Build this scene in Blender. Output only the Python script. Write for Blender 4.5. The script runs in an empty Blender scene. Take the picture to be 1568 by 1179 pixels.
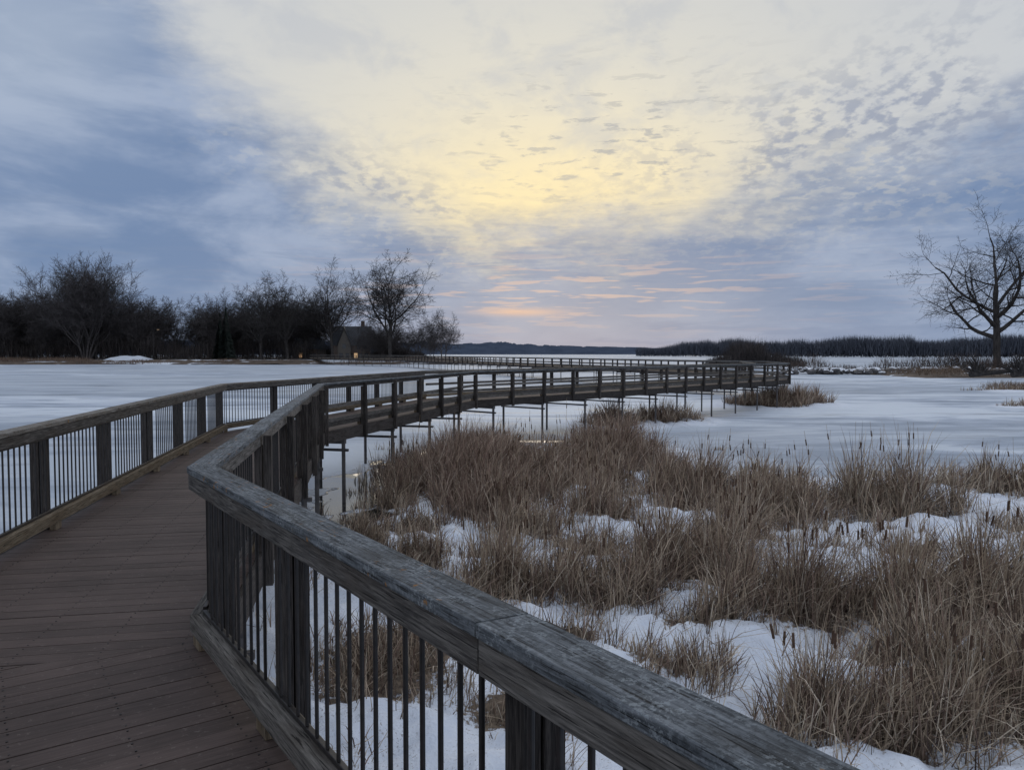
import bpy, bmesh, math, random
import numpy as np
from mathutils import Vector, noise
random.seed(7); rng=np.random.default_rng(11)
scene=bpy.context.scene
scene.view_settings.view_transform='Standard'
try: scene.view_settings.look='None'
except Exception: pass
scene.view_settings.exposure=0
R=math.radians
def lin(r,g,b,a=1.0):
    f=lambda c:(c/255/12.92) if c/255<=0.04045 else ((c/255+0.055)/1.055)**2.4
    return (f(r),f(g),f(b),a)

# ------------------------------------------------------------ camera
EYE=3.5; DECK=1.75
cam_d=bpy.data.cameras.new('camera'); cam=bpy.data.objects.new('camera',cam_d)
scene.collection.objects.link(cam); scene.camera=cam
cam_d.sensor_width=36; cam_d.lens=27.05; cam_d.clip_end=12000; cam_d.clip_start=0.05
cam.location=(0,0,EYE); cam.rotation_euler=(R(90-2.4),0,0)

# ------------------------------------------------------------ node helpers
class NT:
    def __init__(s,tree): s.t=tree; s.n=tree.nodes; s.l=tree.links
    def new(s,typ,**k):
        n=s.n.new(typ)
        for a,b in k.items(): setattr(n,a,b)
        return n
    def put(s,inp,v):
        if isinstance(v,bpy.types.NodeSocket): s.l.new(v,inp)
        else:
            inp.default_value=v
    def m(s,op,a,b=0.0,c=0.0,clamp=False):
        n=s.new('ShaderNodeMath',operation=op,use_clamp=clamp)
        s.put(n.inputs[0],a); s.put(n.inputs[1],b); s.put(n.inputs[2],c); return n.outputs[0]
    def ss(s,x,a,b):
        n=s.new('ShaderNodeMapRange',interpolation_type='SMOOTHSTEP')
        s.put(n.inputs[0],x); n.inputs[1].default_value=a; n.inputs[2].default_value=b
        n.inputs[3].default_value=0; n.inputs[4].default_value=1; return n.outputs[0]
    def mix(s,f,a,b,blend='MIX'):
        n=s.new('ShaderNodeMix',data_type='RGBA',blend_type=blend)
        s.put(n.inputs[0],f); s.put(n.inputs[6],a); s.put(n.inputs[7],b); return n.outputs[2]
    def xyz(s,x,y,z=0.0):
        n=s.new('ShaderNodeCombineXYZ'); s.put(n.inputs[0],x); s.put(n.inputs[1],y); s.put(n.inputs[2],z); return n.outputs[0]
    def sep(s,v):
        n=s.new('ShaderNodeSeparateXYZ'); s.put(n.inputs[0],v); return n.outputs
    def noise(s,v,scale,detail=3,rough=0.5,dist=0.0):
        n=s.new('ShaderNodeTexNoise'); s.put(n.inputs['Vector'],v)
        n.inputs['Scale'].default_value=scale; n.inputs['Detail'].default_value=detail
        n.inputs['Roughness'].default_value=rough; n.inputs['Distortion'].default_value=dist
        return n.outputs[0]
    def noise2(s,v,scale,detail=3,rough=0.5,dist=0.0):
        n=s.new('ShaderNodeTexNoise',noise_dimensions='2D'); s.put(n.inputs['Vector'],v)
        n.inputs['Scale'].default_value=scale; n.inputs['Detail'].default_value=detail
        n.inputs['Roughness'].default_value=rough; n.inputs['Distortion'].default_value=dist
        return n.outputs[0]
    def ramp(s,f,stops):
        n=s.new('ShaderNodeValToRGB'); e=n.color_ramp.elements
        while len(e)<len(stops): e.new(0.5)
        for i,(p,c) in enumerate(stops):
            e[i].position=p; e[i].color=c if not isinstance(c,(int,float)) else (c,c,c,1)
        s.put(n.inputs[0],f); return n.outputs[0]
    def mapping(s,v,scale=(1,1,1),rot=(0,0,0),loc=(0,0,0)):
        n=s.new('ShaderNodeMapping'); s.put(n.inputs[0],v)
        n.inputs['Scale'].default_value=scale; n.inputs['Rotation'].default_value=rot; n.inputs['Location'].default_value=loc
        return n.outputs[0]
def newmat(name):
    m=bpy.data.materials.new(name); m.use_nodes=True; t=NT(m.node_tree)
    p=m.node_tree.nodes['Principled BSDF']; return m,t,p
def bump(t,p,h,strength=0.3,dist=0.01):
    b=t.new('ShaderNodeBump'); b.inputs['Strength'].default_value=strength; b.inputs['Distance'].default_value=dist
    t.put(b.inputs['Height'],h); t.l.new(b.outputs[0],p.inputs['Normal'])

# ------------------------------------------------------------ world sky
w=bpy.data.worlds.new('World'); scene.world=w; w.use_nodes=True
try: w.cycles.sampling_method='NONE'
except Exception as e_: print('ws',e_)
t=NT(w.node_tree); t.n.clear()
out=t.new('ShaderNodeOutputWorld'); bg=t.new('ShaderNodeBackground'); t.l.new(bg.outputs[0],out.inputs[0])
tc=t.new('ShaderNodeTexCoord'); D=tc.outputs['Generated']
x,y,z=t.sep(D)
az=t.m('MULTIPLY',t.m('ARCTAN2',x,y),57.2958)
el=t.m('MULTIPLY',t.m('ARCSINE',z),57.2958)
zz=t.m('ADD',t.m('MAXIMUM',z,0.0),0.26)
px=t.m('DIVIDE',x,zz); py=t.m('DIVIDE',y,zz)
P=t.xyz(px,py,0.0)
A=t.xyz(t.m('MULTIPLY',az,0.1),t.m('MULTIPLY',el,0.1),0.3)
def ell(ca,ce,ra,re,rot=0.0):
    c,s_=math.cos(R(rot)),math.sin(R(rot))
    da=t.m('SUBTRACT',az,ca); de=t.m('SUBTRACT',el,ce)
    u=t.m('DIVIDE',t.m('ADD',t.m('MULTIPLY',da,c),t.m('MULTIPLY',de,s_)),ra)
    v=t.m('DIVIDE',t.m('SUBTRACT',t.m('MULTIPLY',de,c),t.m('MULTIPLY',da,s_)),re)
    q=t.m('ADD',t.m('MULTIPLY',u,u),t.m('MULTIPLY',v,v))
    return t.m('EXPONENT',t.m('MULTIPLY',q,-1.0))
fz=t.m('DIVIDE',t.m('ADD',az,60.0),120.0,clamp=True)
def bp(a): return (a+60)/120
bnd=t.ramp(fz,[(0.0,0.95),(bp(-34),0.92),(bp(-25),0.76),(bp(-21),0.57),(bp(-16),0.40),(bp(-8),0.28),(bp(4),0.225),(bp(11),0.28),(bp(21),0.36),(bp(34),0.43),(1.0,0.6)])
bel=t.m('MULTIPLY',bnd,30.0)
nw=t.noise2(t.mapping(A,(0.8,1.5,1)),1.2,3,0.55,0.15)
nf=t.noise2(t.mapping(A,(1.0,3.0,1),rot=(0,0,R(-12))),3.2,6,0.66,0.15)
dl=t.m('SUBTRACT',el,bel)
dl=t.m('ADD',dl,t.m('MULTIPLY',t.m('SUBTRACT',nw,0.5),6.5))
dl=t.m('ADD',dl,t.m('MULTIPLY',t.m('SUBTRACT',nf,0.5),5.0))
Bm=t.ss(dl,-3.2,5.0)
glow=ell(3,10.2,14.5,5.8)
glow2=ell(2,15,22,12)
bright=t.mix(glow2,lin(196,201,208),lin(228,223,208))
bright=t.mix(glow,bright,lin(255,235,184))
cir=t.noise2(t.mapping(A,(0.9,1.7,1),rot=(0,0,R(-25))),1.5,5,0.6,0.25)
bright=t.mix(t.m('MULTIPLY',t.ss(cir,0.45,0.72),0.42),bright,lin(182,188,199))
nb=t.noise2(t.mapping(A,(0.6,1.6,1),rot=(0,0,R(18))),1.3,5,0.6,0.2)
blue=t.mix(t.ss(nb,0.33,0.70),lin(113,136,172),lin(156,171,197))
tl=ell(-32,19,8,5,20)
blue=t.mix(t.m('MULTIPLY',tl,0.55),blue,lin(186,197,212))
hz=t.m('SUBTRACT',1.0,t.ss(el,0.0,7.0))
blue=t.mix(t.m('MULTIPLY',hz,0.55),blue,lin(134,154,184))
hc=ell(6,4,17,5.5)
blue=t.mix(t.m('MULTIPLY',hc,0.55),blue,lin(156,164,182))
sky=t.mix(Bm,blue,bright)
Pr=t.mapping(P,(1.0,0.85,1),rot=(0,0,R(-24)))
an=t.noise2(Pr,24.0,4,0.55,0.0)
am=t.noise2(t.mapping(P,(1,0.8,1)),3.4,3,0.55,0.1)
ripm=t.ss(am,0.38,0.56)
rip=t.m('MULTIPLY',t.ss(an,0.42,0.64),ripm)
mR=ell(25,14.5,15,4.6,12); mL=ell(-10,11.0,9,2.6,-22); mC=ell(6,16.0,13,2.6,-4)
m1=t.m('ADD',mR,t.m('ADD',t.m('MULTIPLY',mL,0.8),t.m('MULTIPLY',mC,0.12)),clamp=True)
sky=t.mix(t.m('MULTIPLY',t.m('MULTIPLY',rip,m1),0.75),sky,lin(142,152,174))
rl=t.m('MULTIPLY',t.m('MULTIPLY',t.ss(t.m('SUBTRACT',1.0,an),0.48,0.64),t.m('MULTIPLY',m1,t.ss(am,0.62,0.46))),t.m('SUBTRACT',1.0,Bm))
sky=t.mix(t.m('MULTIPLY',rl,0.7),sky,lin(220,214,198))
wn=t.noise2(t.mapping(A,(1.3,6.0,1),rot=(0,0,R(5))),2.9,5,0.62,0.2)
wm=t.m('MULTIPLY',t.ss(wn,0.56,0.68),ell(8,14.5,13,5.0))
sky=t.mix(t.m('MULTIPLY',wm,0.65),sky,lin(164,167,172))
sb=t.noise2(t.mapping(A,(0.5,5.0,1),rot=(0,0,R(-3))),2.0,4,0.6,0.15)
sky=t.mix(t.m('MULTIPLY',t.m('MULTIPLY',t.ss(sb,0.50,0.66),t.m('SUBTRACT',1.0,t.ss(el,6,13))),0.45),sky,lin(122,141,172))
pn=t.noise2(t.mapping(A,(0.9,12.0,1),rot=(0,0,R(2))),2.3,3,0.55,0.2)
ps=t.m('MULTIPLY',t.ss(pn,0.54,0.64),ell(4,4.6,15,2.4))
sky=t.mix(t.m('MULTIPLY',ps,0.6),sky,lin(222,192,174))
pg=ell(0.8,3.0,3.0,0.3)
sky=t.mix(t.m('MULTIPLY',pg,0.6),sky,lin(240,194,158))
ov=t.m('MAXIMUM',t.ss(el,27,48),t.ss(t.m('ABSOLUTE',az),50,95))
sky=t.mix(ov,sky,(0.60,0.65,0.745,1))
ns=t.new('ShaderNodeTexSky',sky_type='NISHITA'); ns.sun_disc=False
ns.sun_elevation=R(9); ns.sun_rotation=R(4)
nsd=t.mix(1.0,ns.outputs[0],(0.05,0.05,0.05,1),'MULTIPLY')
sky=t.mix(0.04,sky,nsd)
t.l.new(sky,bg.inputs[0]); bg.inputs[1].default_value=1.03
sd=bpy.data.lights.new('sun','SUN'); sd.energy=0.28; sd.angle=R(28); sd.color=(1,0.84,0.62)
so=bpy.data.objects.new('sun',sd); scene.collection.objects.link(so)
dv=Vector((math.sin(R(4))*math.cos(R(11)),math.cos(R(4))*math.cos(R(11)),math.sin(R(11))))
so.rotation_euler=dv.to_track_quat('Z','Y').to_euler(); so.location=(0,0,50)

# ------------------------------------------------------------ mesh helpers
def empty(name,loc=(0,0,0)):
    e=bpy.data.objects.new(name,None); e.empty_display_size=0.5; e.location=loc; scene.collection.objects.link(e); return e
def link(name,me,parent=None):
    o=bpy.data.objects.new(name,me); scene.collection.objects.link(o)
    if parent: o.parent=parent
    return o
class MB:
    def __init__(s): s.v=[]; s.f=[]; s.uv=[]; s.mi=[]
    def prism(s,A,B,mi=0):
        n=len(s.v); s.v+= [tuple(p) for p in A]+[tuple(p) for p in B]; k=len(A)
        L=(Vector(B[0])-Vector(A[0])).length; ru=random.random()*50; rv=random.random()*50
        acc=0; per=[0]
        for j in range(k):
            acc+=(Vector(A[(j+1)%k])-Vector(A[j])).length; per.append(acc)
        for j in range(k):
            j2=(j+1)%k
            s.f.append((n+j,n+j2,n+k+j2,n+k+j)); s.mi.append(mi)
            s.uv+=[(ru,rv+per[j]),(ru,rv+per[j+1]),(ru+L,rv+per[j+1]),(ru+L,rv+per[j])]
        s.f.append(tuple(n+j for j in reversed(range(k)))); s.mi.append(mi)
        s.f.append(tuple(n+k+j for j in range(k))); s.mi.append(mi)
        for q in range(2):
            for j in range(k): s.uv.append((ru+0.05*math.cos(j*6.28/k),rv+0.05*math.sin(j*6.28/k)))
    def beam(s,a,b,wd,h,mi=0):
        a=Vector(a); b=Vector(b); d=(b-a).normalized()
        up=Vector((0,0,1)) if abs(d.z)<0.95 else Vector((0,1,0))
        r=d.cross(up).normalized(); u=r.cross(d)
        o=[-r*wd/2-u*h/2, r*wd/2-u*h/2, r*wd/2+u*h/2, -r*wd/2+u*h/2]
        s.prism([a+q for q in o],[b+q for q in o],mi)
    def post(s,x,y,z0,z1,wx,wy,dr,mi=0):
        dx=Vector((dr[0],dr[1],0)); n=Vector((-dr[1],dr[0],0))
        o=[-dx*wx/2-n*wy/2,dx*wx/2-n*wy/2,dx*wx/2+n*wy/2,-dx*wx/2+n*wy/2]
        s.prism([Vector((x,y,z0))+q for q in o],[Vector((x,y,z1))+q for q in o],mi)
    def cyl(s,a,b,r0,r1=None,k=8,mi=0):
        a=Vector(a); b=Vector(b); d=(b-a).normalized(); r1=r0 if r1 is None else r1
        up=Vector((0,0,1)) if abs(d.z)<0.9 else Vector((1,0,0)); p=d.cross(up).normalized(); q=p.cross(d)
        ring=lambda c,r:[c+p*math.cos(i*2*math.pi/k)*r+q*math.sin(i*2*math.pi/k)*r for i in range(k)]
        s.prism(ring(a,r0),ring(b,r1),mi)
    def make(s,name,mats,parent=None,bevel=0.0,recalc=True):
        me=bpy.data.meshes.new(name); me.from_pydata(s.v,[],s.f)
        for m_ in mats: me.materials.append(m_)
        me.polygons.foreach_set('material_index',s.mi)
        uvl=me.uv_layers.new(name='UVMap'); uvl.data.foreach_set('uv',np.array(s.uv,dtype=np.float32).ravel())
        if recalc:
            bm=bmesh.new(); bm.from_mesh(me); bmesh.ops.recalc_face_normals(bm,faces=bm.faces); bm.to_mesh(me); bm.free()
        me.update(); o=link(name,me,parent)
        if bevel>0:
            b=o.modifiers.new('bevel','BEVEL'); b.width=bevel; b.segments=2; b.limit_method='ANGLE'; b.angle_limit=R(40)
        return o
def npmesh(name,verts,faces_list,mats,col=None,parent=None,mi=None):
    me=bpy.data.meshes.new(name); me.vertices.add(len(verts)); me.vertices.foreach_set('co',verts.astype(np.float32).ravel())
    loops=np.concatenate([f.ravel() for f in faces_list]); tot=np.concatenate([np.full(len(f),f.shape[1]) for f in faces_list])
    st=np.concatenate([[0],np.cumsum(tot)[:-1]])
    me.loops.add(len(loops)); me.loops.foreach_set('vertex_index',loops.astype(np.int32))
    me.polygons.add(len(tot)); me.polygons.foreach_set('loop_start',st.astype(np.int32)); me.polygons.foreach_set('loop_total',tot.astype(np.int32))
    for m_ in mats: me.materials.append(m_)
    if mi is not None: me.polygons.foreach_set('material_index',mi.astype(np.int32))
    if col is not None:
        a=me.color_attributes.new('col','FLOAT_COLOR','POINT'); a.data.foreach_set('color',col.astype(np.float32).ravel())
    me.update(calc_edges=True); me.validate()
    return link(name,me,parent)

# ------------------------------------------------------------ materials
def wood(name,c0,c1,lichen=0.0,grain=26):
    m,t,p=newmat(name); uv=t.new('ShaderNodeUVMap').outputs[0]
    g=t.noise2(t.mapping(uv,(1.6,grain,1)),3.0,5,0.68,0.3)
    g2=t.noise2(t.mapping(uv,(0.9,5,1)),2.0,3,0.6)
    geo=t.new('ShaderNodeNewGeometry')
    rnd=geo.outputs['Random Per Island']
    f=t.m('ADD',t.m('MULTIPLY',g,0.85),t.m('MULTIPLY',t.m('SUBTRACT',rnd,0.5),0.22))
    c=t.ramp(f,[(0.26,c0),(0.60,c1)])
    c=t.mix(t.m('MULTIPLY',t.ss(g2,0.45,0.7),0.55),c,(c0[0]*1.2,c0[1]*1.05,c0[2]*0.9,1))
    crack=t.ss(t.noise2(t.mapping(uv,(1.1,34,1)),4.0,2,0.5),0.64,0.70)
    c=t.mix(t.m('MULTIPLY',crack,0.85),c,(0.012,0.011,0.011,1))
    hgt=t.m('SUBTRACT',f,t.m('MULTIPLY',crack,0.6))
    if lichen>0:
        obj=t.new('ShaderNodeTexCoord').outputs['Object']
        l1=t.noise(obj,70,4,0.75); l2=t.noise(obj,5,3,0.6)
        mk=t.m('MULTIPLY',t.ss(l1,0.50,0.60),t.ss(l2,0.40,0.60))
        c=t.mix(t.m('MULTIPLY',mk,lichen),c,(0.31,0.345,0.37,1))
        mkd=t.m('MULTIPLY',t.ss(l1,0.47,0.38),t.ss(l2,0.62,0.42))
        c=t.mix(t.m('MULTIPLY',mkd,0.55),c,(0.026,0.028,0.030,1))
        l3=t.noise(obj,17,4,0.7); l4=t.noise(obj,1.7,1,0.5)
        mk2=t.m('MULTIPLY',t.ss(l3,0.60,0.66),t.ss(l4,0.49,0.55))
        c=t.mix(t.m('MULTIPLY',mk2,0.75),c,(0.28,0.13,0.03,1))
        hgt=t.m('ADD',hgt,t.m('MULTIPLY',l1,0.4))
    t.l.new(c,p.inputs['Base Color']); p.inputs['Roughness'].default_value=0.88
    p.inputs['Specular IOR Level'].default_value=0.2
    bump(t,p,hgt,0.8,0.008)
    return m
M_cap=wood('weathered_cap_wood',(0.045,0.052,0.060,1),(0.20,0.22,0.245,1),0.55)
M_capb=wood('brown_cap_wood',(0.075,0.067,0.058,1),(0.27,0.25,0.225,1),0.4)
M_wood=wood('weathered_wood',(0.048,0.045,0.044,1),(0.19,0.178,0.166,1))
M_brown=wood('brown_wood',(0.085,0.066,0.046,1),(0.27,0.22,0.16,1))
M_dark=wood('dark_wood',(0.020,0.018,0.018,1),(0.088,0.078,0.073,1))
m,t,p=newmat('composite_deck'); uv=t.new('ShaderNodeUVMap').outputs[0]
g=t.noise2(t.mapping(uv,(1.2,22,1)),3,4,0.6); rnd=t.new('ShaderNodeNewGeometry').outputs['Random Per Island']
ob=t.new('ShaderNodeTexCoord').outputs['Object']; st=t.noise(ob,1.3,4,0.65); sp=t.noise(ob,34,3,0.65)
f=t.m('ADD',t.m('MULTIPLY',g,0.45),t.m('ADD',t.m('MULTIPLY',rnd,0.16),t.m('MULTIPLY',st,0.5)))
c=t.ramp(f,[(0.32,(0.038,0.028,0.025,1)),(0.78,(0.112,0.082,0.074,1))])
c=t.mix(t.m('MULTIPLY',t.ss(sp,0.60,0.72),0.4),c,(0.20,0.17,0.155,1))
t.l.new(c,p.inputs['Base Color']); p.inputs['Roughness'].default_value=0.7; p.inputs['Specular IOR Level'].default_value=0.25
bump(t,p,g,0.35,0.003); M_deck=m
m,t,p=newmat('screw_steel'); p.inputs['Base Color'].default_value=(0.014,0.012,0.012,1); p.inputs['Roughness'].default_value=0.6; M_screw=m
m,t,p=newmat('black_metal'); n_=t.noise(t.new('ShaderNodeTexCoord').outputs['Object'],30,2)
t.l.new(t.ramp(n_,[(0.3,(0.010,0.010,0.011,1)),(0.8,(0.028,0.022,0.021,1))]),p.inputs['Base Color']); p.inputs['Roughness'].default_value=0.5; M_metal=m
m,t,p=newmat('galvanised_steel'); n_=t.noise(t.new('ShaderNodeTexCoord').outputs['Object'],6,4)
t.l.new(t.ramp(n_,[(0.3,(0.04,0.037,0.04,1)),(0.7,(0.09,0.083,0.083,1))]),p.inputs['Base Color']); p.inputs['Roughness'].default_value=0.6; M_steel=m
def bark(name,c0,c1):
    m,t,p=newmat(name); o=t.new('ShaderNodeTexCoord').outputs['Object']
    n_=t.noise(t.mapping(o,(3,3,0.7)),1.0,2,0.6)
    t.l.new(t.ramp(n_,[(0.3,c0),(0.7,c1)]),p.inputs['Base Color']); p.inputs['Roughness'].default_value=0.95
    p.inputs['Specular IOR Level'].default_value=0.1; return m
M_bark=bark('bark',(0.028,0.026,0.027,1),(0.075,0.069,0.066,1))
M_bark2=bark('bark_far',(0.05,0.047,0.050,1),(0.11,0.10,0.10,1))  # paler than the near bark: distance haze mixed into the colour
M_conif=bark('conifer_needles',(0.018,0.024,0.022,1),(0.036,0.045,0.038,1))
def attrmat(name,rough=0.9,trans=False):
    m,t,p=newmat(name); a=t.new('ShaderNodeAttribute',attribute_name='col')
    t.l.new(a.outputs['Color'],p.inputs['Base Color']); p.inputs['Roughness'].default_value=rough
    p.inputs['Specular IOR Level'].default_value=0.15; return m
M_reed=attrmat('dry_reed'); M_brush=attrmat('bare_brush')

# ------------------------------------------------------------ marsh layout (world metres)
CL=[(-1.3,21,1.9,4.4,1.45,300,1.4),(-2.7,17.6,0.5,1.0,0.8,200,.4),(-2.8,19.8,.4,.7,1.1,260,.1),(3.2,25.0,1.6,3.2,1.5,240,1.3),(0.9,21,0.9,3.8,1.15,240,1),
(0.3,14.6,.75,1.0,.9,260,.6),(-0.5,17,1.0,1.5,1.1,240,1.2),(4.3,18.6,1.2,2.2,1.25,260,.8),(5.6,16.4,1.2,1.3,1.1,280,.7),(8.2,16.8,1.4,1.2,1.6,330,.4),(6.6,19.5,1.0,1.2,1.0,180,.3),
(12.6,19.5,2.0,1.0,1.0,260,.3),(10.8,15.0,1.1,.6,.9,330,.4),(0.05,11.2,.8,.75,1.1,420,.6),(1.35,10.9,.85,.7,1.05,420,.6),(2.8,12.1,1.05,.95,1.3,400,.7),
(1.9,16.3,.8,1.1,1.05,260,.8),(3.75,10.1,1.05,.75,1.25,480,.6),(5.5,9.9,1.3,.85,1.4,480,.5),(7.4,10.5,1.1,.8,1.3,420,.4),(1.8,8.3,.55,.4,.6,450,.5),
(3.2,6.9,1.0,.65,.9,560,.4),(4.6,7.3,1.1,.8,1.1,560,.4),(6.2,8.0,1.0,.5,1.0,450,.3),(-1.4,8.4,.9,1.3,.6,170,.6),(-1.6,12.6,.6,.85,.7,240,.6),(0.2,7.4,.8,.5,.45,140,.6),
(-2.6,13.6,.45,1.5,.6,190,.6),(2.4,20.5,.7,2.3,1.05,200,1),(4.1,14.2,.9,.8,1.0,260,.6),(6.9,13.2,.6,.4,.6,160,.4),
(4.9,37.5,1.2,1.5,1.3,180,.9),(7.8,39.5,1.6,1.2,1.1,170,.7),(18.6,52.5,2.8,2.2,1.5,140,.9),(16.0,50.5,1.8,1.4,1.0,140,.8),(36,51,3,.8,.8,90,.3),(49,71,5,1.5,.9,60,.4),(-0.8,26,1.0,2.0,1.1,200,.9),
(1.3,13.4,.7,.6,.85,280,.6),(2.4,9.6,.6,.4,.6,260,.5),(0.6,9.3,.6,.4,.5,200,.5),(-0.6,10.2,.55,.55,.7,260,.5),(-1.9,15.2,.6,.8,.7,220,.7),(-0.4,13.2,.5,.6,.7,220,.6),(7.6,7.9,.9,.7,1.0,420,.4),(4.3,8.6,.6,.35,.7,300,.4)]
XY=np.array([(c[0],c[1],c[2],c[3]) for c in CL])
WATER=[(-4.0,18.2,1.0,2.6),(-3.6,22.0,.9,2.4),(-4.7,15.0,.9,2.0),(-2.4,25.5,.8,2.2),(-5.0,20.5,1.5,1.2),(1.2,30.3,1.3,.35),(-3.3,16.2,.7,.8)]
# ------------------------------------------------------------ ice / ground sheet
def axis(lo,hi,step,mn,mx,g=1.11):
    a=list(np.arange(lo,hi,step)); s=step; v=a[-1]
    while v<mx: s*=g; v+=s; a.append(v)
    s=step; v=lo
    b=[]
    while v>mn: s*=g; v-=s; b.append(v)
    return np.array(b[::-1]+a)
gx=axis(-6.5,11,0.09,-6000,6000); gy=axis(4.5,23,0.09,-400,9000)
NX,NY=len(gx),len(gy)
GX,GY=np.meshgrid(gx,gy); GX=GX.ravel(); GY=GY.ravel()
marsh=np.zeros_like(GX)
for (a,b,c,d) in XY:
    q=((GX-a)/(c*1.0))**2+((GY-b)/(d*1.0))**2
    marsh=np.maximum(marsh,np.exp(-np.minimum(q,9)**1.4))
zone=np.zeros_like(GX)
for (a,b,c,d) in XY:
    q=((GX-a)/(c+1.6))**2+((GY-b)/(d+1.8))**2
    zone=np.maximum(zone,np.clip(1.4-q,0,1))
wat=np.zeros_like(GX)
for (a,b,c,d) in WATER:
    q=((GX-a)/c)**2+((GY-b)/d)**2; wat=np.maximum(wat,np.exp(-q))
near=np.where(zone>0.01)[0]
hump=np.zeros_like(GX)
for i in near:
    v=Vector((GX[i],GY[i],0))
    hump[i]=noise.fractal(v*0.9,0.8,2.0,4)*0.5+0.15+0.30*noise.fractal(v*3.1+Vector((9,3,1)),0.8,2.0,3)*0.5
GZ=zone*np.clip(hump,-0.12,1)*0.42*(1-np.clip(wat*2.2,0,1))
wn_=np.zeros_like(GX)
for i in np.where(wat>0.05)[0]:
    wn_[i]=noise.fractal(Vector((GX[i]*1.4,GY[i]*0.8,4)),0.7,2,4)*0.5
wat=np.clip((wat+wn_*1.0-0.33)*5,0,1)
def ground_z(x_,y_):
    i=np.clip(np.searchsorted(gx,x_),0,NX-1); j=np.clip(np.searchsorted(gy,y_),0,NY-1)
    return GZ[j*NX+i]
idx=np.arange(NX*NY).reshape(NY,NX)
F=np.stack([idx[:-1,:-1].ravel(),idx[:-1,1:].ravel(),idx[1:,1:].ravel(),idx[1:,:-1].ravel()],1)
m,t,p=newmat('snow_and_ice'); o=t.new('ShaderNodeTexCoord').outputs['Object']
at=t.new('ShaderNodeAttribute',attribute_name='col'); r_,g_,b_=t.sep(at.outputs['Vector'])
n1=t.noise2(t.mapping(o,(0.025,0.075,1)),1.6,5,0.65,0.8); n2=t.noise2(t.mapping(o,(0.12,0.3,1)),1.5,4,0.65,0.4); n3=t.noise2(o,2.2,4,0.6); n4=t.noise2(o,14,4,0.65)
n0=t.noise2(t.mapping(o,(0.006,0.03,1)),1.0,3,0.6,0.5)
ice=t.ramp(t.m('ADD',t.m('MULTIPLY',n1,0.65),t.m('MULTIPLY',n2,0.35)),[(0.40,(0.27,0.32,0.40,1)),(0.48,(0.44,0.50,0.60,1)),(0.56,(0.64,0.70,0.78,1))])
ice=t.mix(t.m('MULTIPLY',t.ss(n0,0.40,0.58),0.55),ice,(0.34,0.39,0.46,1))
wet=t.ss(t.noise2(t.mapping(o,(0.05,0.22,1),rot=(0,0,0.2)),1.3,5,0.7,0.6),0.57,0.66)
ice=t.mix(t.m('MULTIPLY',wet,0.55),ice,(0.20,0.23,0.275,1))
snow=t.ramp(n3,[(0.3,(0.64,0.70,0.81,1)),(0.7,(0.79,0.83,0.90,1))])
cz=t.mix(t.ss(b_,0.05,0.6),ice,snow)
gm=t.ss(t.m('ADD',r_,t.m('MULTIPLY',t.m('SUBTRACT',n4,0.5),1.1)),0.45,0.68)
lit=t.ramp(n4,[(0.35,(0.06,0.045,0.036,1)),(0.65,(0.20,0.155,0.115,1))])
cz=t.mix(gm,cz,lit)
spk=t.m('MULTIPLY',t.ss(t.noise2(o,36,3,0.6),0.60,0.68),t.m('MULTIPLY',t.ss(b_,0.2,0.8),t.ss(n3,0.35,0.6)))
cz=t.mix(t.m('MULTIPLY',spk,0.6),cz,(0.16,0.12,0.09,1))
wf=t.ss(g_,0.25,0.6)
cz=t.mix(wf,cz,(0.014,0.016,0.016,1))
edge=t.m('MULTIPLY',t.ss(g_,0.03,0.25),t.m('SUBTRACT',1.0,wf))
cz=t.mix(t.m('MULTIPLY',edge,0.6),cz,(0.16,0.15,0.13,1))
t.l.new(cz,p.inputs['Base Color'])
ro=t.m('SUBTRACT',t.m('ADD',0.60,t.m('MULTIPLY',b_,0.25)),t.m('MULTIPLY',wet,0.22)); ro=t.m('ADD',t.m('MULTIPLY',t.m('SUBTRACT',1.0,wf),ro),t.m('MULTIPLY',wf,0.05))
t.l.new(ro,p.inputs['Roughness'])
t.l.new(t.m('ADD',0.22,t.m('MULTIPLY',wf,0.4)),p.inputs['Specular IOR Level'])
bh=t.m('MULTIPLY',t.m('ADD',n3,t.m('MULTIPLY',n4,0.3)),t.m('SUBTRACT',1.0,t.m('MULTIPLY',wf,0.97)))
bump(t,p,bh,0.5,0.12)
cola=np.stack([marsh,wat,zone,np.ones_like(GX)],1)
ground=npmesh('frozen_lake',np.stack([GX,GY,GZ],1),[F],[m],cola)
ground.data.polygons.foreach_set('use_smooth',np.ones(len(F),dtype=bool))

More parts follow.
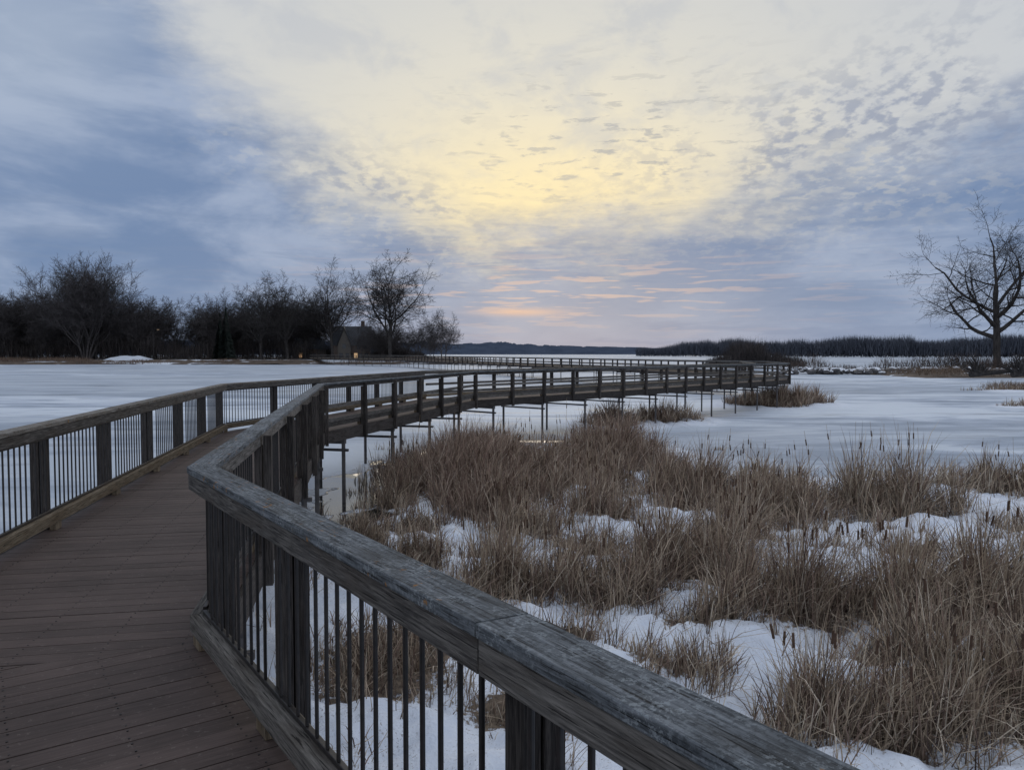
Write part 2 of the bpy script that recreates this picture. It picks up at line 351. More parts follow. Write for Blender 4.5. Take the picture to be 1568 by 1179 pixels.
# ------------------------------------------------------------ reeds
def blades(cl,wfac=1.0):
    V=[];C=[]
    for (a,b,rx,ry,h,den,red) in cl:
        n=int(math.pi*rx*ry*den*1.3)
        rr=rng.random(n)**0.62*1.28; th=rng.random(n)*2*math.pi
        rr=rr*(0.85+0.20*np.sin(th*3+a)+0.14*np.sin(th*7+b*3))
        bx=a+rx*rr*np.cos(th); by=b+ry*rr*np.sin(th)
        edge=np.clip(1.25-rr*0.50,0.5,1.1)
        hh=h*edge*(0.40+0.80*rng.random(n)**0.9)
        tus=0.78+0.40*np.sin(bx*4.1+by*1.7)*np.sin(by*3.7-bx*1.3+1)
        keep=rng.random(n)<np.clip(0.25+tus,0,1)
        hh*=tus
        lean=np.abs(rng.normal(0,0.24,n)); k=rng.random(n)<0.34; lean[k]=rng.random(k.sum())*1.3
        la=rng.random(n)*2*math.pi; lx=np.cos(la)+0.22; ly=np.sin(la)
        bend=rng.random(n)**2*0.65
        z0=ground_z(bx,by)-0.04
        dist=np.hypot(bx,by)
        wd=(0.0028+0.0036*rng.random(n))*(0.75+dist*0.052)*wfac
        wa=rng.random(n)*math.pi; wx=np.cos(wa)*wd; wy=np.sin(wa)*wd
        pts=[]
        for s,ws in ((0,1.0),(0.42,0.95),(0.78,0.6),(1.0,0)):
            ll=np.sin(lean)*s+bend*s**2.6; zz_=np.cos(lean)*s-bend*0.6*s**4
            cx=bx+lx*ll*hh; cy=by+ly*ll*hh; cz_=z0+np.maximum(zz_,0.02)*hh
            if ws>0:
                pts.append(np.stack([cx-wx*ws,cy-wy*ws,cz_],1)); pts.append(np.stack([cx+wx*ws,cy+wy*ws,cz_],1))
            else: pts.append(np.stack([cx,cy,cz_],1))
        v=np.stack(pts,1)
        tan=np.array([0.40,0.325,0.24]); brn=np.array([0.22,0.16,0.125]); dk=np.array([0.085,0.066,0.058]); pale=np.array([0.60,0.53,0.43])
        r=rng.random((n,1)); c=np.where(r<0.42,tan,np.where(r<0.72,brn,np.where(r<0.84,dk,pale)))
        c=c*(1-0.35*red)+red*0.35*np.array([0.20,0.125,0.105])
        c=c*(0.62+0.62*rng.random((n,1)))
        cc=np.repeat(c[:,None,:],7,1)*np.array([0.6,0.6,0.92,0.92,1.1,1.1,1.15])[None,:,None]  # root shading painted into the blade colour, dark base to light tip
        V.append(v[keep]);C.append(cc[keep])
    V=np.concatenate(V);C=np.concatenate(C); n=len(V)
    base=(np.arange(n)*7)[:,None]
    q1=base+np.array([0,1,3,2]); q2=base+np.array([2,3,5,4]); t1=base+np.array([4,5,6])
    C=np.concatenate([C,np.ones((n,7,1))],2)
    return V.reshape(-1,3),[q1,q2,t1],C.reshape(-1,4)
sc=[]
for i in range(620):
    c=CL[random.randrange(31)]
    a=c[0]+random.gauss(0,1)*(c[2]+.5); b=c[1]+random.gauss(0,1)*(c[3]*.7+.6)
    if b<5.2: continue
    sc.append((a,b,.07+.15*random.random(),.07+.15*random.random(),.3+.6*random.random(),260,random.random()*.8))
CLN=[c[:5]+(c[5]*(1.45 if c[1]<14 else 1.2),)+c[6:] for c in CL]
V,Fs,C=blades(CLN+sc)
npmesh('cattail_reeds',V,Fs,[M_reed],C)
mb=MB()
hl=[c for c in CL[:31] if c[4]>0.8]
for i in range(420):
    c=random.choice(hl); rr=math.sqrt(random.random())*1.1; th=random.random()*6.28
    a=c[0]+c[2]*rr*math.cos(th); b=c[1]+c[3]*rr*math.sin(th); h=c[4]*(0.90+0.35*random.random())
    z0=float(ground_z(a,b)); lx=random.gauss(0,.10); ly=random.gauss(0,.10)
    Pq=lambda s:(a+lx*s*h,b+ly*s*h,z0+s*h)
    k=1+b*0.02
    mb.cyl(Pq(0),Pq(1.0),0.0035*k,0.0025*k,4,0)
    if random.random()<0.75: mb.cyl(Pq(0.80),Pq(0.80+0.13/h),0.012*k**.5,0.011*k**.5,6,1)
m,t,p=newmat('cattail_head'); t.l.new(t.ramp(t.noise(t.new('ShaderNodeTexCoord').outputs['Object'],20,2),[(0.3,(0.045,0.024,0.015,1)),(0.7,(0.10,0.06,0.04,1))]),p.inputs['Base Color']); p.inputs['Roughness'].default_value=1; M_head=m
m,t,p=newmat('reed_stalk'); p.inputs['Base Color'].default_value=(0.30,0.23,0.16,1); M_stalk=m
mb.make('cattail_heads',[M_stalk,M_head],recalc=False)

# ------------------------------------------------------------ boardwalk
Rl=[(2.9,-2.25),(-1.87,4.6),(-4.2,16.9),(-1.4,28.3),(18,50),(20.5,62),(-25,190),(-60,236)]
Rl=[Vector(p_) for p_ in Rl]; W=2.1
def off(pts,d):
    out=[]
    for i,p_ in enumerate(pts):
        ns=[]
        if i>0: q=(pts[i]-pts[i-1]).normalized(); ns.append(Vector((-q.y,q.x)))
        if i<len(pts)-1: q=(pts[i+1]-pts[i]).normalized(); ns.append(Vector((-q.y,q.x)))
        mm=sum(ns,Vector((0,0))).normalized(); out.append(p_+mm*(d/mm.dot(ns[0])))
    return out
Ll=off(Rl,W)
BW=empty('boardwalk_bridge')
Z=lambda v,z_:Vector((v.x,v.y,z_))
def clip(poly,pt,n):
    o=[]
    for i in range(len(poly)):
        a=poly[i]; b=poly[(i+1)%len(poly)]; da=(a-pt).dot(n); db=(b-pt).dot(n)
        if da>=0: o.append(a)
        if (da>=0)!=(db>=0): o.append(a+(b-a)*(da/(da-db)))
    return o
De_r=off(Rl,-0.04); De_l=off(Rl,W+0.04)
mb=MB(); scr=MB()
for i in range(len(Rl)-1):
    d=(Rl[i+1]-Rl[i]).normalized(); n=Vector((-d.y,d.x)); o0=De_r[i]
    quad=[De_r[i],De_r[i+1],De_l[i+1],De_l[i]]
    ts=[(q-o0).dot(d) for q in quad]; t0,t1=min(ts),max(ts)
    bw=0.14 if i<3 else 0.5; s=t0
    while s<t1:
        a=o0+d*(s+0.0035); b=o0+d*(s+bw-0.0035)
        poly=clip(clip(list(quad),a,d),b,-d); s+=bw
        if len(poly)<3: continue
        nn=len(mb.v); k=len(poly); ru=random.random()*40; rv=random.random()*40; dz=random.uniform(-.0015,.0015)
        for q in poly: mb.v.append((q.x,q.y,DECK+dz))
        for q in poly: mb.v.append((q.x,q.y,DECK-0.028))
        mb.f.append(tuple(range(nn,nn+k))); mb.mi.append(0)
        mb.uv+=[(ru+(q-o0).dot(n),rv+(q-o0).dot(d)) for q in poly]
        mb.f.append(tuple(reversed(range(nn+k,nn+2*k)))); mb.mi.append(0)
        mb.uv+=[(ru+(q-o0).dot(n),rv+(q-o0).dot(d)) for q in reversed(poly)]
        for j in range(k):
            j2=(j+1)%k; mb.f.append((nn+j2,nn+j,nn+k+j,nn+k+j2)); mb.mi.append(0); mb.uv+=[(ru,rv),(ru+.1,rv),(ru+.1,rv+.03),(ru,rv+.03)]
        if i<2:
            for jf in (0.16,0.60,1.06,1.5,1.94):
                for e in (0.03,0.11):
                    q=a+d*(e-0.004)+n*(jf+random.uniform(-.006,.006))
                    ins=all((quad[(z_+1)%4]-quad[z_]).cross(q-quad[z_])>0 for z_ in range(4))
                    if ins:
                        ring=[(q.x+0.0052*math.cos(g_),q.y+0.0052*math.sin(g_),DECK-0.003) for g_ in (0,1.05,2.1,3.14,4.19,5.24)]
                        scr.prism(ring,[(r_[0],r_[1],DECK+0.003) for r_ in ring],0)
o=mb.make('deck_boards',[M_deck],BW,bevel=0.0)
scr.make('deck_screws',[M_screw],BW,recalc=False)
def strip(mb,pts,i,o1,o2,z0,z1,t0=0.0,t1=1.0,mi=0):
    A=off(pts,o1); B=off(pts,o2)
    a0=A[i].lerp(A[i+1],t0); a1=A[i].lerp(A[i+1],t1); b0=B[i].lerp(B[i+1],t0); b1=B[i].lerp(B[i+1],t1)
    mb.prism([Z(a0,z0),Z(b0,z0),Z(b0,z1),Z(a0,z1)],[Z(a1,z0),Z(b1,z0),Z(b1,z1),Z(a1,z1)],mi)
def railing(name,pts,side,modes):
    mb=MB()
    for i in range(len(pts)-1):
        L=(pts[i+1]-pts[i]).length; d=(pts[i+1]-pts[i]).normalized(); n=Vector((-d.y,d.x))*side; mode=modes[i]
        near=i<2
        sp_=2.0 if i<4 else 3.0
        if i==0:
            tpos=[L-0.09,L-1.35,L-3.25,L-5.2,L-7.1]
        else:
            k=max(1,round(L/sp_)); tpos=[0.1+(L-0.2)*j/k for j in range(k+1)]
            if i>1: tpos=tpos[1:]
        js=sorted(set([0.0,L]+[q for q in tpos[1:-1]][::2])) if i>0 else [0.0,L-5.2,L-3.25+0.02,L]
        for a,b in zip(js[:-1],js[1:]):
            g=0.0018/L; dz=random.uniform(-.0015,.0015)
            strip(mb,pts,i,-0.078,0.078,DECK+1.032,DECK+1.070+dz,a/L+g,b/L-g,0)
            strip(mb,pts,i,side*-0.070,side*-0.032,DECK+0.935,DECK+1.029,a/L+g,b/L-g,1)
            if near: strip(mb,pts,i,side*0.032,side*0.070,DECK+0.935,DECK+1.029,a/L+g,b/L-g,1)
        for a,b in zip(js[:-1],js[1:]):
            g=0.0015/L
            strip(mb,pts,i,side*-0.075,side*0.0,DECK+0.075,DECK+0.175,a/L+g,b/L-g,2 if side>0 else 1)
        strip(mb,pts,i,side*0.045,side*0.085,DECK-0.27,DECK-0.002,0,1,3)
        if mode=='h':
            strip(mb,pts,i,side*0.0,side*0.030,DECK+0.50,DECK+0.59,0.002,0.998,1)
            strip(mb,pts,i,side*0.003,side*0.028,DECK+0.18,DECK+0.27,0.002,0.998,1)
        for s in tpos:
            c_=pts[i]+d*s
            q=c_+n*0.124
            pw=0.085 if near else 0.11
            mb.post(q.x,q.y,DECK-0.30,DECK+1.027,pw,0.07,d,3)
            q2=c_+n*0.05
            mb.post(q2.x,q2.y,DECK+0.0,DECK+0.934,0.08,0.06,d,3)
            q3=c_-n*0.035
            mb.post(q3.x,q3.y,DECK+0.003,DECK+0.074,0.14,0.06,d,2)
        if mode=='p':
            strip(mb,pts,i,-0.016,0.010,DECK+0.905,DECK+0.930,0.003,0.997,4)
            strip(mb,pts,i,-0.016,0.010,DECK+0.178,DECK+0.203,0.003,0.997,4)
            s=0.06
            while s<L-0.03:
                if all(abs(s-q)>0.05 for q in tpos):
                    c_=pts[i]+d*s-n*0.003
                    mb.post(c_.x,c_.y,DECK+0.203,DECK+0.906,0.0145,0.0145,d,4)
                s+=0.112
    return mb.make(name,[M_cap if side<0 else M_capb,M_wood,M_brown,M_dark,M_metal],BW,bevel=0.0035)
railing('right_railing',Rl,-1,['p','p','h','h','h','h','h'])
railing('left_railing',Ll,1,['p','p','p','h','h','h','h'])
mb=MB()
for i in range(len(Rl)-1):
    L=(Rl[i+1]-Rl[i]).length; d=(Rl[i+1]-Rl[i]).normalized(); n=Vector((-d.y,d.x))
    k=max(1,round(L/(2.9 if i<4 else 5)))
    for j in range(k):
        c_=Rl[i]+d*(L*(j+0.35)/k)
        a=c_+n*(-0.02); b=c_+n*(W+0.02)
        for q in (a,b):
            mb.cyl((q.x,q.y,-0.4),(q.x,q.y,DECK-0.27),0.045,None,8,0)
        mb.beam(Z(a-n*.12,DECK-0.52),Z(b+n*.12,DECK-0.52),0.06,0.06,0)
        mb.beam(Z(a-n*.05,DECK-0.32),Z(b+n*.05,DECK-0.32),0.10,0.10,0)
    for e in (0.25,0.8,1.35,1.9):
        strip(mb,Rl,i,e-0.02,e+0.02,DECK-0.22,DECK-0.030,0,1,1)
mb.make('support_frames',[M_steel,M_dark],BW)

# ------------------------------------------------------------ bare trees
def tree_mesh(name,seed,H,trunk_f=0.33,spread=0.75,nl=5,c=(7,6,6,4),rtrunk=0.024,twig=0.022,droop=0.0,multi=1,mat=None,low=0.6,ll=(0.38,0.50),limb=0.62):
    rd=random.Random(seed); V=[];Fq=[]
    def tube(pts,rs,k):
        n0=len(V); m_=len(pts)
        for j,(p_,r_) in enumerate(zip(pts,rs)):
            dd=(pts[min(j+1,m_-1)]-pts[max(j-1,0)]).normalized()
            up=Vector((0,0,1)) if abs(dd.z)<0.9 else Vector((1,0,0)); a=dd.cross(up).normalized(); b=a.cross(dd)
            for q in range(k):
                g=q*2*math.pi/k; V.append(p_+a*math.cos(g)*r_+b*math.sin(g)*r_)
        for j in range(m_-1):
            for q in range(k):
                q2=(q+1)%k; Fq.append((n0+j*k+q,n0+j*k+q2,n0+(j+1)*k+q2,n0+(j+1)*k+q))
    ks=(9,6,4,3,3,3); segs=(6,7,5,4,2,1)
    def grow(p_,d,L,r,lv):
        ns=segs[lv]; pts=[p_]; dd=d.copy(); wob=(0.05,0.14,0.18,0.21,0.24,0.3)[lv]
        for s in range(ns):
            dd=dd+Vector((rd.gauss(0,wob),rd.gauss(0,wob),rd.gauss(0,wob*0.7)))
            trop=(0.05,0.09,0.06,0.04,0.02,0)[lv]-droop*(0,0.3,1,1.2,1,0)[lv]
            dd.z+=trop; dd.normalize(); pts.append(pts[-1]+dd*(L/ns))
        rend=r*(0.72 if lv==0 else 0.35)
        rs=[max(twig*(0.7 if lv>3 else 1),r+(rend-r)*j/ns) for j in range(ns+1)]
        if lv==0: rs[0]*=1.35
        tube(pts,rs,ks[lv])
        if lv>=5: return
        nch=(nl,)+c
        nc=nch[lv]
        if nc==0: return
        for j in range(nc):
            if lv==0: f=low+(1-low)*(j+1)/nc
            else: f=0.16+0.84*(j+rd.random())/nc
            if j==nc-1: f=1.0
            fi=f*ns; a=min(int(fi),ns-1); q=pts[a].lerp(pts[a+1],fi-a)
            bd=(pts[a+1]-pts[a]).normalized()
            ang=R(rd.uniform(26,60) if lv==0 else rd.uniform(28,62))*(spread/0.75)
            if j==nc-1 : ang=R(rd.uniform(3,18))
            phi=(j*2.4+rd.uniform(-.5,.5))
            up=Vector((0,0,1)) if abs(bd.z)<0.95 else Vector((1,0,0)); s1=bd.cross(up).normalized(); s2=s1.cross(bd)
            nd=bd*math.cos(ang)+(s1*math.cos(phi)+s2*math.sin(phi))*math.sin(ang)
            if lv==0: LL=H*rd.uniform(*ll)
            else: LL=L*rd.uniform(0.38,0.60)*(1.15-0.35*f)
            rr=(rs[a]*(limb if lv==0 else 0.52))*rd.uniform(.8,1.1)
            grow(q,nd,LL,rr,lv+1)
    for k_ in range(multi):
        if multi==1: grow(Vector((0,0,-0.3)),Vector((0.02,0,1)),H*trunk_f,H*rtrunk,0)
        else:
            an=k_*6.28/multi+rd.random(); lean=rd.uniform(.08,.40)
            grow(Vector((math.cos(an)*.6,math.sin(an)*.6,-0.3)),Vector((math.cos(an)*lean,math.sin(an)*lean,1)).normalized(),H*trunk_f,H*rtrunk,0)
    va=np.array([tuple(v) for v in V]); zmax=np.percentile(va[:,2],99.7); sc_=H/zmax; va=va*sc_
    print(name,'extent',va.min(0).round(1),va.max(0).round(1),len(Fq))
    me=bpy.data.meshes.new(name); fa=np.array(Fq)
    me.vertices.add(len(va)); me.vertices.foreach_set('co',va.astype(np.float32).ravel())
    me.loops.add(fa.size); me.loops.foreach_set('vertex_index',fa.ravel().astype(np.int32))
    me.polygons.add(len(fa)); me.polygons.foreach_set('loop_start',(np.arange(len(fa))*4).astype(np.int32)); me.polygons.foreach_set('loop_total',np.full(len(fa),4,dtype=np.int32))
    me.materials.append(mat or M_bark); me.update(calc_edges=True); return me
def place(name,me,x,y,z,s=1,rot=0,sx=1,parent=None):
    o=link(name,me,parent); o.location=(x,y,z); o.scale=(s*sx,s*sx,s); o.rotation_euler=(0,0,rot); return o
T_right=tree_mesh('big_tree',21,27.5,0.45,0.92,8,(7,6,6,3),0.024,0.024,0.015,low=0.42,ll=(0.40,0.54),limb=0.70)
T_a=tree_mesh('tree_a',3,28,0.36,0.84,9,(8,7,6,3),0.017,0.028,0.0,low=0.45,ll=(0.36,0.48))
T_b=tree_mesh('tree_b',14,28,0.36,0.88,9,(8,7,6,3),0.017,0.028,0.01,low=0.45,ll=(0.36,0.48))
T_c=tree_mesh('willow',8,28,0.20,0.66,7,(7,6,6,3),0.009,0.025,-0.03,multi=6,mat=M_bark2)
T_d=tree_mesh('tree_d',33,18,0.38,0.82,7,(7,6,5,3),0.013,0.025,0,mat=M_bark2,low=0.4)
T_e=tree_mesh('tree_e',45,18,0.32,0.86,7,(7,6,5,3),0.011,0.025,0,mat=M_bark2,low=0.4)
place('bare_tree',T_right,82,130,0.4,1.04,0.6,0.98)
place('bare_tree',T_b,-37.5,236,0.9,1.16,0.4,1.02)
place('bare_tree',T_a,-56.5,243,0.9,1.12,1.9,0.95)
place('bare_tree',T_a,-70,240,0.9,0.96,4.0,1.0)
place('bare_tree',T_b,-79,243,0.9,0.98,2.6,1.0)
place('bare_tree',T_e,-21.5,236,0.6,0.90,1.0,1.0)
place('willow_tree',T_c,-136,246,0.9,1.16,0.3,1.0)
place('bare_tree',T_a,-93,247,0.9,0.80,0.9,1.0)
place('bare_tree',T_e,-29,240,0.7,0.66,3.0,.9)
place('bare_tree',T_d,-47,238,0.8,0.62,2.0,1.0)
WD=empty('woodland')
wt=random.Random(5)
for i in range(135):
    x_=wt.uniform(-230,-24); y_=wt.uniform(248,285)
    s_=wt.uniform(0.78,1.22)
    if x_>-66: s_*=0.62
    if x_<-150: s_*=1.12
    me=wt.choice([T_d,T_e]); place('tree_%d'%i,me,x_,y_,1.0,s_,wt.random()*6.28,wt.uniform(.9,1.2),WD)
for i in range(6):
    place('tall_tree_%d'%i,[T_a,T_b][i%2],[-162,-150,-120,-178,-104,-66][i],[255,262,258,260,264,262][i],1.0,[.82,.86,.72,.80,.76,.85][i],i*1.3,1.0,WD)
def conifer(name,seed,H):
    rd=np.random.default_rng(seed); n=1400
    z_=rd.random(n)**0.8; r=(1-z_)*H*0.15*(0.6+0.7*rd.random(n)); a=rd.random(n)*2*math.pi
    zc=H*(0.08+0.9*z_); tip=np.stack([r*np.cos(a),r*np.sin(a),zc-r*0.25],1)
    wv=0.15+0.2*rd.random(n); b=np.stack([0.25*r*np.cos(a),0.25*r*np.sin(a),zc],1)
    sd_=np.stack([-np.sin(a)*wv,np.cos(a)*wv,np.zeros(n)],1); up_=np.array([0,0,0.3])
    V_=np.stack([b-sd_,b+sd_+up_,tip+sd_*.3,tip-up_*.6],1).reshape(-1,3); f_=(np.arange(n)*4)[:,None]+np.array([0,1,2,3])
    k=6; ring=[(0.012*H*math.cos(i*6.283/k),0.012*H*math.sin(i*6.283/k),0) for i in range(k)]; n0=len(V_)
    V_=np.concatenate([V_,np.array(ring),np.array([(0,0,H)])]); f2=np.array([(n0+i,n0+(i+1)%k,n0+k) for i in range(k)])
    return npmesh(name,V_,[f_,f2],[M_conif])
for (x_,y_,H_,s_) in [(-89,240,17,1),(-92,243,15,2)]:
    o=conifer('spruce_tree',s_,H_); o.location=(x_,y_,0.8)

def brush(name,n,fx,fy,fh,wid,c0,c1,lean=0.25,z0=0.3,parent=None):
    x_=fx(n); y_=fy(x_,n); h=fh(x_,n); la=rng.random(n)*2*math.pi; le=np.abs(rng.normal(0,lean,n))
    st=rng.random(n)*0.6*h; L=(h-st)*(0.4+0.6*rng.random(n))
    wd=wid*(0.5+rng.random(n)); wa=rng.random(n)*math.pi
    b=np.stack([x_,y_,z0+st],1); tip=b+np.stack([np.cos(la)*le*L,np.sin(la)*le*L,L],1)
    sd_=np.stack([np.cos(wa)*wd,np.sin(wa)*wd,np.zeros(n)],1)
    V_=np.stack([b-sd_,b+sd_,tip],1).reshape(-1,3); f_=(np.arange(n)*3)[:,None]+np.array([0,1,2])
    r=rng.random((n,1)); c=np.array(c0)*(1-r)+np.array(c1)*r; c=np.repeat(c[:,None,:],3,1); c=np.concatenate([c,np.ones((n,3,1))],2)
    return npmesh(name,V_,[f_],[M_brush],c.reshape(-1,4),parent)
def bumpf(x_,sc_,seed):
    return 0.5+0.25*np.sin(x_/sc_+seed)+0.15*np.sin(x_/sc_*2.7+seed*2)+0.10*np.sin(x_/sc_*6.1+seed*3)
U=lambda a,b:(lambda n:a+(b-a)*rng.random(n))
DK0=(0.030,0.027,0.029); DK1=(0.085,0.074,0.070)
brush('thicket',34000,U(-260,-66),lambda x,n:246+rng.random(n)*30,lambda x,n:5.5+7.0*bumpf(x,7,1),0.045,DK0,DK1,0.3)
brush('thicket',8000,U(-66,-27),lambda x,n:264+rng.random(n)*12,lambda x,n:(3+6*bumpf(x,5,3))*np.clip((-22-x)/18,0.4,1),0.05,DK0,DK1,0.3)
brush('thicket',2600,U(-64,-30),lambda x,n:240+rng.random(n)*5,lambda x,n:(0.8+3.6*bumpf(x,3,3)**1.5),0.04,DK0,DK1,0.4)
brush('shore_reeds',22000,U(-260,-18),lambda x,n:229+rng.random(n)*9,lambda x,n:0.9+2.2*bumpf(x,9,5)*np.clip(bumpf(x,23,2)*1.6,0,1),0.05,(0.11,0.075,0.058),(0.24,0.175,0.135),0.4,z0=0.05)
def yline(x): return np.interp(x,[60,150,260,420,700],[820,640,540,500,470])
brush('distant_tree_line',60000,U(118,620),lambda x,n:yline(x)+rng.random(n)*35,lambda x,n:np.interp(x,[115,150,200,600],[8,13,14.5,15.5])*(0.64+0.45*bumpf(x,14,2)+0.20*bumpf(x,3.1,6)+0.1*rng.random(n)),0.20,(0.055,0.062,0.082),(0.10,0.11,0.135),0.3,z0=0.2)  # bluish stem colours have the distance haze painted in
brush('shore_shrubs',8000,U(44,64),lambda x,n:165+rng.random(n)*14,lambda x,n:(2.6+6.0*bumpf(x,1.8,4)**1.3)*np.clip((x-43)/5,0.3,1)*np.clip((66-x)/9,0.15,1),0.04,DK0,DK1,0.45)
brush('causeway_shrubs',5200,U(46,112),lambda x,n:128-(x-46)*0.2+rng.random(n)*5,lambda x,n:0.8+3.4*bumpf(x,2.2,4)**1.7,0.03,(0.05,0.038,0.036),(0.13,0.10,0.085),0.5)
brush('shore_reeds',14000,U(58,140),lambda x,n:106+rng.random(n)*14,lambda x,n:(0.7+1.3*bumpf(x,3,5)),0.03,(0.09,0.065,0.052),(0.24,0.18,0.135),0.5,z0=0.1)
brush('shore_shrubs',6000,U(70,120),lambda x,n:124+rng.random(n)*12,lambda x,n:(0.8+3.6*bumpf(x,2.4,2)),0.035,DK0,(0.10,0.08,0.072),0.5)
brush('marsh_reeds',3500,U(44,70),lambda x,n:70+0.2*(x-44)+rng.random(n)*3,lambda x,n:(0.4+0.7*bumpf(x,3,5)),0.02,(0.12,0.09,0.07),(0.26,0.20,0.15),0.5,z0=0.0)

# ------------------------------------------------------------ land
def land_mat(name,c0,c1,snowf):
    m,t,p=newmat(name); o=t.new('ShaderNodeTexCoord').outputs['Object']; n_=t.noise(o,0.6,4,0.6); s_=t.noise(t.mapping(o,(0.05,0.2,1)),1.0,4,0.6)
    c=t.ramp(n_,[(0.3,c0),(0.7,c1)]); c=t.mix(t.ss(s_,snowf,snowf+0.05),c,(0.68,0.73,0.8,1)); t.l.new(c,p.inputs['Base Color']); p.inputs['Roughness'].default_value=0.95
    bump(t,p,n_,0.5,0.3); return m
M_land=land_mat('dry_grass_bank',(0.06,0.045,0.036,1),(0.15,0.115,0.088,1),0.56)
def land(name,x0,x1,y0,y1,h,nx,ny,mat,seed,front=6,side=14):
    xs=np.linspace(x0,x1,nx); ys=np.linspace(y0,y1,ny); X_,Y_=np.meshgrid(xs,ys); X_=X_.ravel(); Y_=Y_.ravel()
    fr=2.5*np.sin(X_/13+seed)+1.5*np.sin(X_/5.3+seed*2)
    e=np.minimum(np.minimum((Y_-y0+fr-3)/front,(y1-Y_)/front),np.minimum((x1-X_)/side,(X_-x0)/side))
    zz_=np.clip(e,-0.5,1); zz_=h*np.sin(zz_*math.pi/2)+0.12*np.sin(X_*1.3)*np.sin(Y_*1.1+seed)
    zz_=np.where(e<=0,-0.4,zz_)
    ii=np.arange(nx*ny).reshape(ny,nx); f_=np.stack([ii[:-1,:-1].ravel(),ii[:-1,1:].ravel(),ii[1:,1:].ravel(),ii[1:,:-1].ravel()],1)
    o=npmesh(name,np.stack([X_,Y_,zz_],1),[f_],[mat]); o.data.polygons.foreach_set('use_smooth',np.ones(len(f_),dtype=bool)); return o
land('peninsula_ground',-500,-14,225,420,1.3,240,60,M_land,1)
land('shore_bank',56,200,104,150,0.55,90,40,M_land,2,4,8)
M_snow=land_mat('snow_bank',(0.55,0.6,0.68,1),(0.66,0.7,0.77,1),0.9)
o=land('snow_bank',-128,-109,232.5,242,2.8,30,16,M_snow,4,5,9)
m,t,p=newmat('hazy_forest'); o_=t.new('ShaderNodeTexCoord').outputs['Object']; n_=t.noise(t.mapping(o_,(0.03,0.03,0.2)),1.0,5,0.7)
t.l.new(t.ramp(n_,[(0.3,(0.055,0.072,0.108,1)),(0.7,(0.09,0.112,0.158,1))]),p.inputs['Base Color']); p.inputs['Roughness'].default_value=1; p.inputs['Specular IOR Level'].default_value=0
NXH=1800
xs=np.linspace(-1500,2200,NXH); top=11+6*bumpf(xs,130,1)+4.0*bumpf(xs,31,2)+3*bumpf(xs,7,3)+rng.random(NXH)*2.0
top*=np.interp(xs,[-1500,-150,0,200,330,2200],[1.3,1.2,1.0,.7,.6,.7])
rows=[(1500,-1,0),(1505,0,1.0),(1700,0,1.15),(1900,-1,0)]
vs=np.concatenate([np.stack([xs,np.full(NXH,yy),(top*k_ if k_>0 else np.full(NXH,-1.0))],1) for yy,_,k_ in rows])
ii=np.arange(4*NXH).reshape(4,NXH); f_=np.stack([ii[:-1,:-1].ravel(),ii[:-1,1:].ravel(),ii[1:,1:].ravel(),ii[1:,:-1].ravel()],1)
npmesh('wooded_hills',vs,[f_],[m])
bm=bmesh.new(); rr=random.Random(9)
for i in range(330):
    x_=rr.uniform(44,112); y_=126-(x_-44)*0.2+rr.gauss(0,1.6); s_=rr.uniform(0.25,0.75)
    g=bmesh.ops.create_icosphere(bm,subdivisions=2,radius=s_); sx,sy,sz=rr.uniform(.8,1.4),rr.uniform(.8,1.3),rr.uniform(.5,.9)
    for v in g['verts']:
        k=1+0.35*noise.noise(v.co*1.6/s_+Vector((i,0,0))); v.co=Vector((v.co.x*sx*k+x_,v.co.y*sy*k+y_,v.co.z*sz*k+0.25+0.25*(i%3)))
me=bpy.data.meshes.new('rocks'); bm.to_mesh(me); bm.free()
m,t,p=newmat('rock_with_snow'); gn=t.new('ShaderNodeNewGeometry'); nz=t.sep(gn.outputs['Normal'])[2]; o_=t.new('ShaderNodeTexCoord').outputs['Object']
n_=t.noise(o_,1.5,4); c=t.ramp(n_,[(0.3,(0.04,0.038,0.04,1)),(0.7,(0.13,0.12,0.12,1))])
c=t.mix(t.ss(t.m('ADD',nz,t.m('MULTIPLY',t.m('SUBTRACT',t.noise(o_,0.7,3),0.5),2.2)),0.65,0.9),c,(0.7,0.74,0.82,1)); t.l.new(c,p.inputs['Base Color']); me.materials.append(m)
link('rock_causeway',me)
mb=MB(); rr=random.Random(3)
for cx_,cy_ in ((63,104),(68,103)):
    for i in range(50):
        a=rr.uniform(0,3.14); b=Vector((cx_,cy_,0.6)); e=b+Vector((math.cos(a)*rr.uniform(1,3.4),rr.uniform(-1,1),0.4+math.sin(a)*rr.uniform(.6,2.7)))
        mb.cyl(b+Vector((rr.uniform(-.9,.9),0,0)),e,rr.uniform(.06,.18),0.03,6)
    mb.cyl((cx_-1,cy_,0.6),(cx_+5,cy_+1,1.0),0.42,0.25,8)
mb.make('fallen_tree',[M_bark])

# ------------------------------------------------------------ house
m,t,p=newmat('brick_wall'); br=t.new('ShaderNodeTexBrick'); br.inputs['Scale'].default_value=3.0
br.inputs['Color1'].default_value=(0.085,0.06,0.048,1); br.inputs['Color2'].default_value=(0.12,0.08,0.062,1); br.inputs['Mortar'].default_value=(0.12,0.105,0.09,1)
t.l.new(br.outputs[0],p.inputs['Base Color']); M_br=m
m,t,p=newmat('shingle_roof'); n_=t.noise(t.new('ShaderNodeTexCoord').outputs['Object'],4,4); t.l.new(t.ramp(n_,[(0.3,(0.025,0.03,0.04,1)),(0.7,(0.05,0.055,0.07,1))]),p.inputs['Base Color']); M_roof=m
m,t,p=newmat('lit_window'); p.inputs['Base Color'].default_value=(0.8,0.6,0.3,1); p.inputs['Emission Color'].default_value=(1,0.60,0.32,1); p.inputs['Emission Strength'].default_value=0.35; M_lit=m
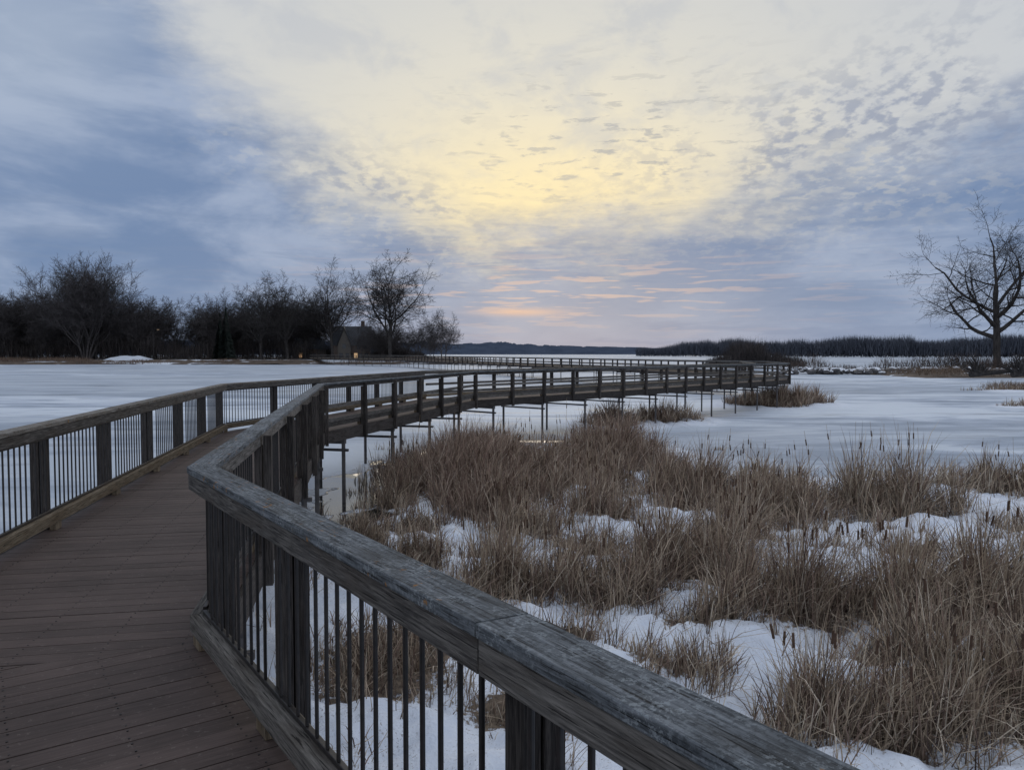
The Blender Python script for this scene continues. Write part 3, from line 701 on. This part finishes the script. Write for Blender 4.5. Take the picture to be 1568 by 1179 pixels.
m,t,p=newmat('window_glass'); p.inputs['Base Color'].default_value=(0.03,0.035,0.045,1); p.inputs['Roughness'].default_value=0.1; M_gl=m
def house(name,cx,cy,z0,wd,dp,hw,hr,lit):
    e=empty(name,(cx,cy,z0))
    mb=MB(); mb.beam((-wd/2,0,hw/2),(wd/2,0,hw/2),dp,hw)
    gw=wd*0.34
    mb.beam((-wd*0.18,-dp/2-1.5,hw/2+.01),(-wd*0.18,-dp/2+0.02,hw/2+.01),gw,hw)
    mb.prism([(-wd*0.18-gw/2,-dp/2-1.5,hw),(-wd*0.18+gw/2,-dp/2-1.5,hw),(-wd*0.18,-dp/2-1.5,hw+hr*.85)],[(-wd*0.18-gw/2,-dp/2,hw),(-wd*0.18+gw/2,-dp/2,hw),(-wd*0.18,-dp/2,hw+hr*.85)])
    mb.make('walls',[M_br],e)
    mb=MB(); ov=0.5
    mb.prism([(-wd/2-ov,-dp/2-ov,hw-.1),(-wd/2-ov,dp/2+ov,hw-.1),(-wd/2-ov,0,hw+hr)],[(wd/2+ov,-dp/2-ov,hw-.1),(wd/2+ov,dp/2+ov,hw-.1),(wd/2+ov,0,hw+hr)])
    gx_=-wd*0.18
    for sg in (-1,1):
        a0=Vector((gx_+sg*(gw/2+.4),-dp/2-2,hw-.35)); a1=Vector((gx_,-dp/2-2,hw+hr*.9))
        q=[a0,a1,a1+Vector((0,0,.25)),a0+Vector((0,0,.25))]
        mb.prism(q,[v+Vector((0,dp/2+1.5,0)) for v in q])
    mb.make('roof',[M_roof],e)
    mb=MB(); mb.post(wd*0.3,0.5,hw,hw+hr+1.6,1.2,0.9,(1,0)); mb.post(wd*0.3,0.5,hw+hr+1.6,hw+hr+1.8,1.4,1.1,(1,0)); mb.make('chimney',[M_br],e)
    mb=MB()
    for j,(x_,z_,yy) in enumerate([(-wd*.18-1,1.6,-dp/2-1.5),(-wd*.18+1,1.6,-dp/2-1.5),(-wd*.18,4.6,-dp/2-1.5),(wd*.12,1.6,-dp/2),(wd*.25,1.6,-dp/2),(wd*.40,1.6,-dp/2),(wd*.2,4.4,-dp/2),(wd*.38,4.4,-dp/2)]):
        mb.post(x_,yy-.03,z_-.75,z_+.75,1.1,0.08,(1,0),0 if j in lit else 1)
    mb.make('windows',[M_lit,M_gl],e)
    mb=MB(); mb.post(wd*0.02,-dp/2-.04,0,2.2,1.1,.1,(1,0)); mb.make('door',[M_dark],e)
    return e
h=house('brick_house',-53,255,1.0,12,8,5.0,6.2,(3,)); h.rotation_euler=(0,0,0.15)
h=house('brick_house',-69,262,1.0,9,7,3.8,3.6,(1,)); h.rotation_euler=(0,0,-0.2)
e=empty('street_lamp',(-113,243,1.0)); mb=MB(); mb.cyl((0,0,0),(0,0,9.5),.12,.07,8); mb.cyl((0,0,9.4),(1.4,0,9.9),.05,.04,6); mb.make('pole',[M_metal],e)
mb=MB(); mb.beam((1.1,0,9.85),(1.9,0,9.85),.4,.14); mb.make('lamp_head',[M_metal],e)
mb=MB(); mb.beam((1.2,0,9.74),(1.8,0,9.74),.3,.06); mb.make('lamp_lens',[M_lit],e)
print('faces',sum(len(o.data.polygons) for o in scene.objects if o.type=='MESH'))
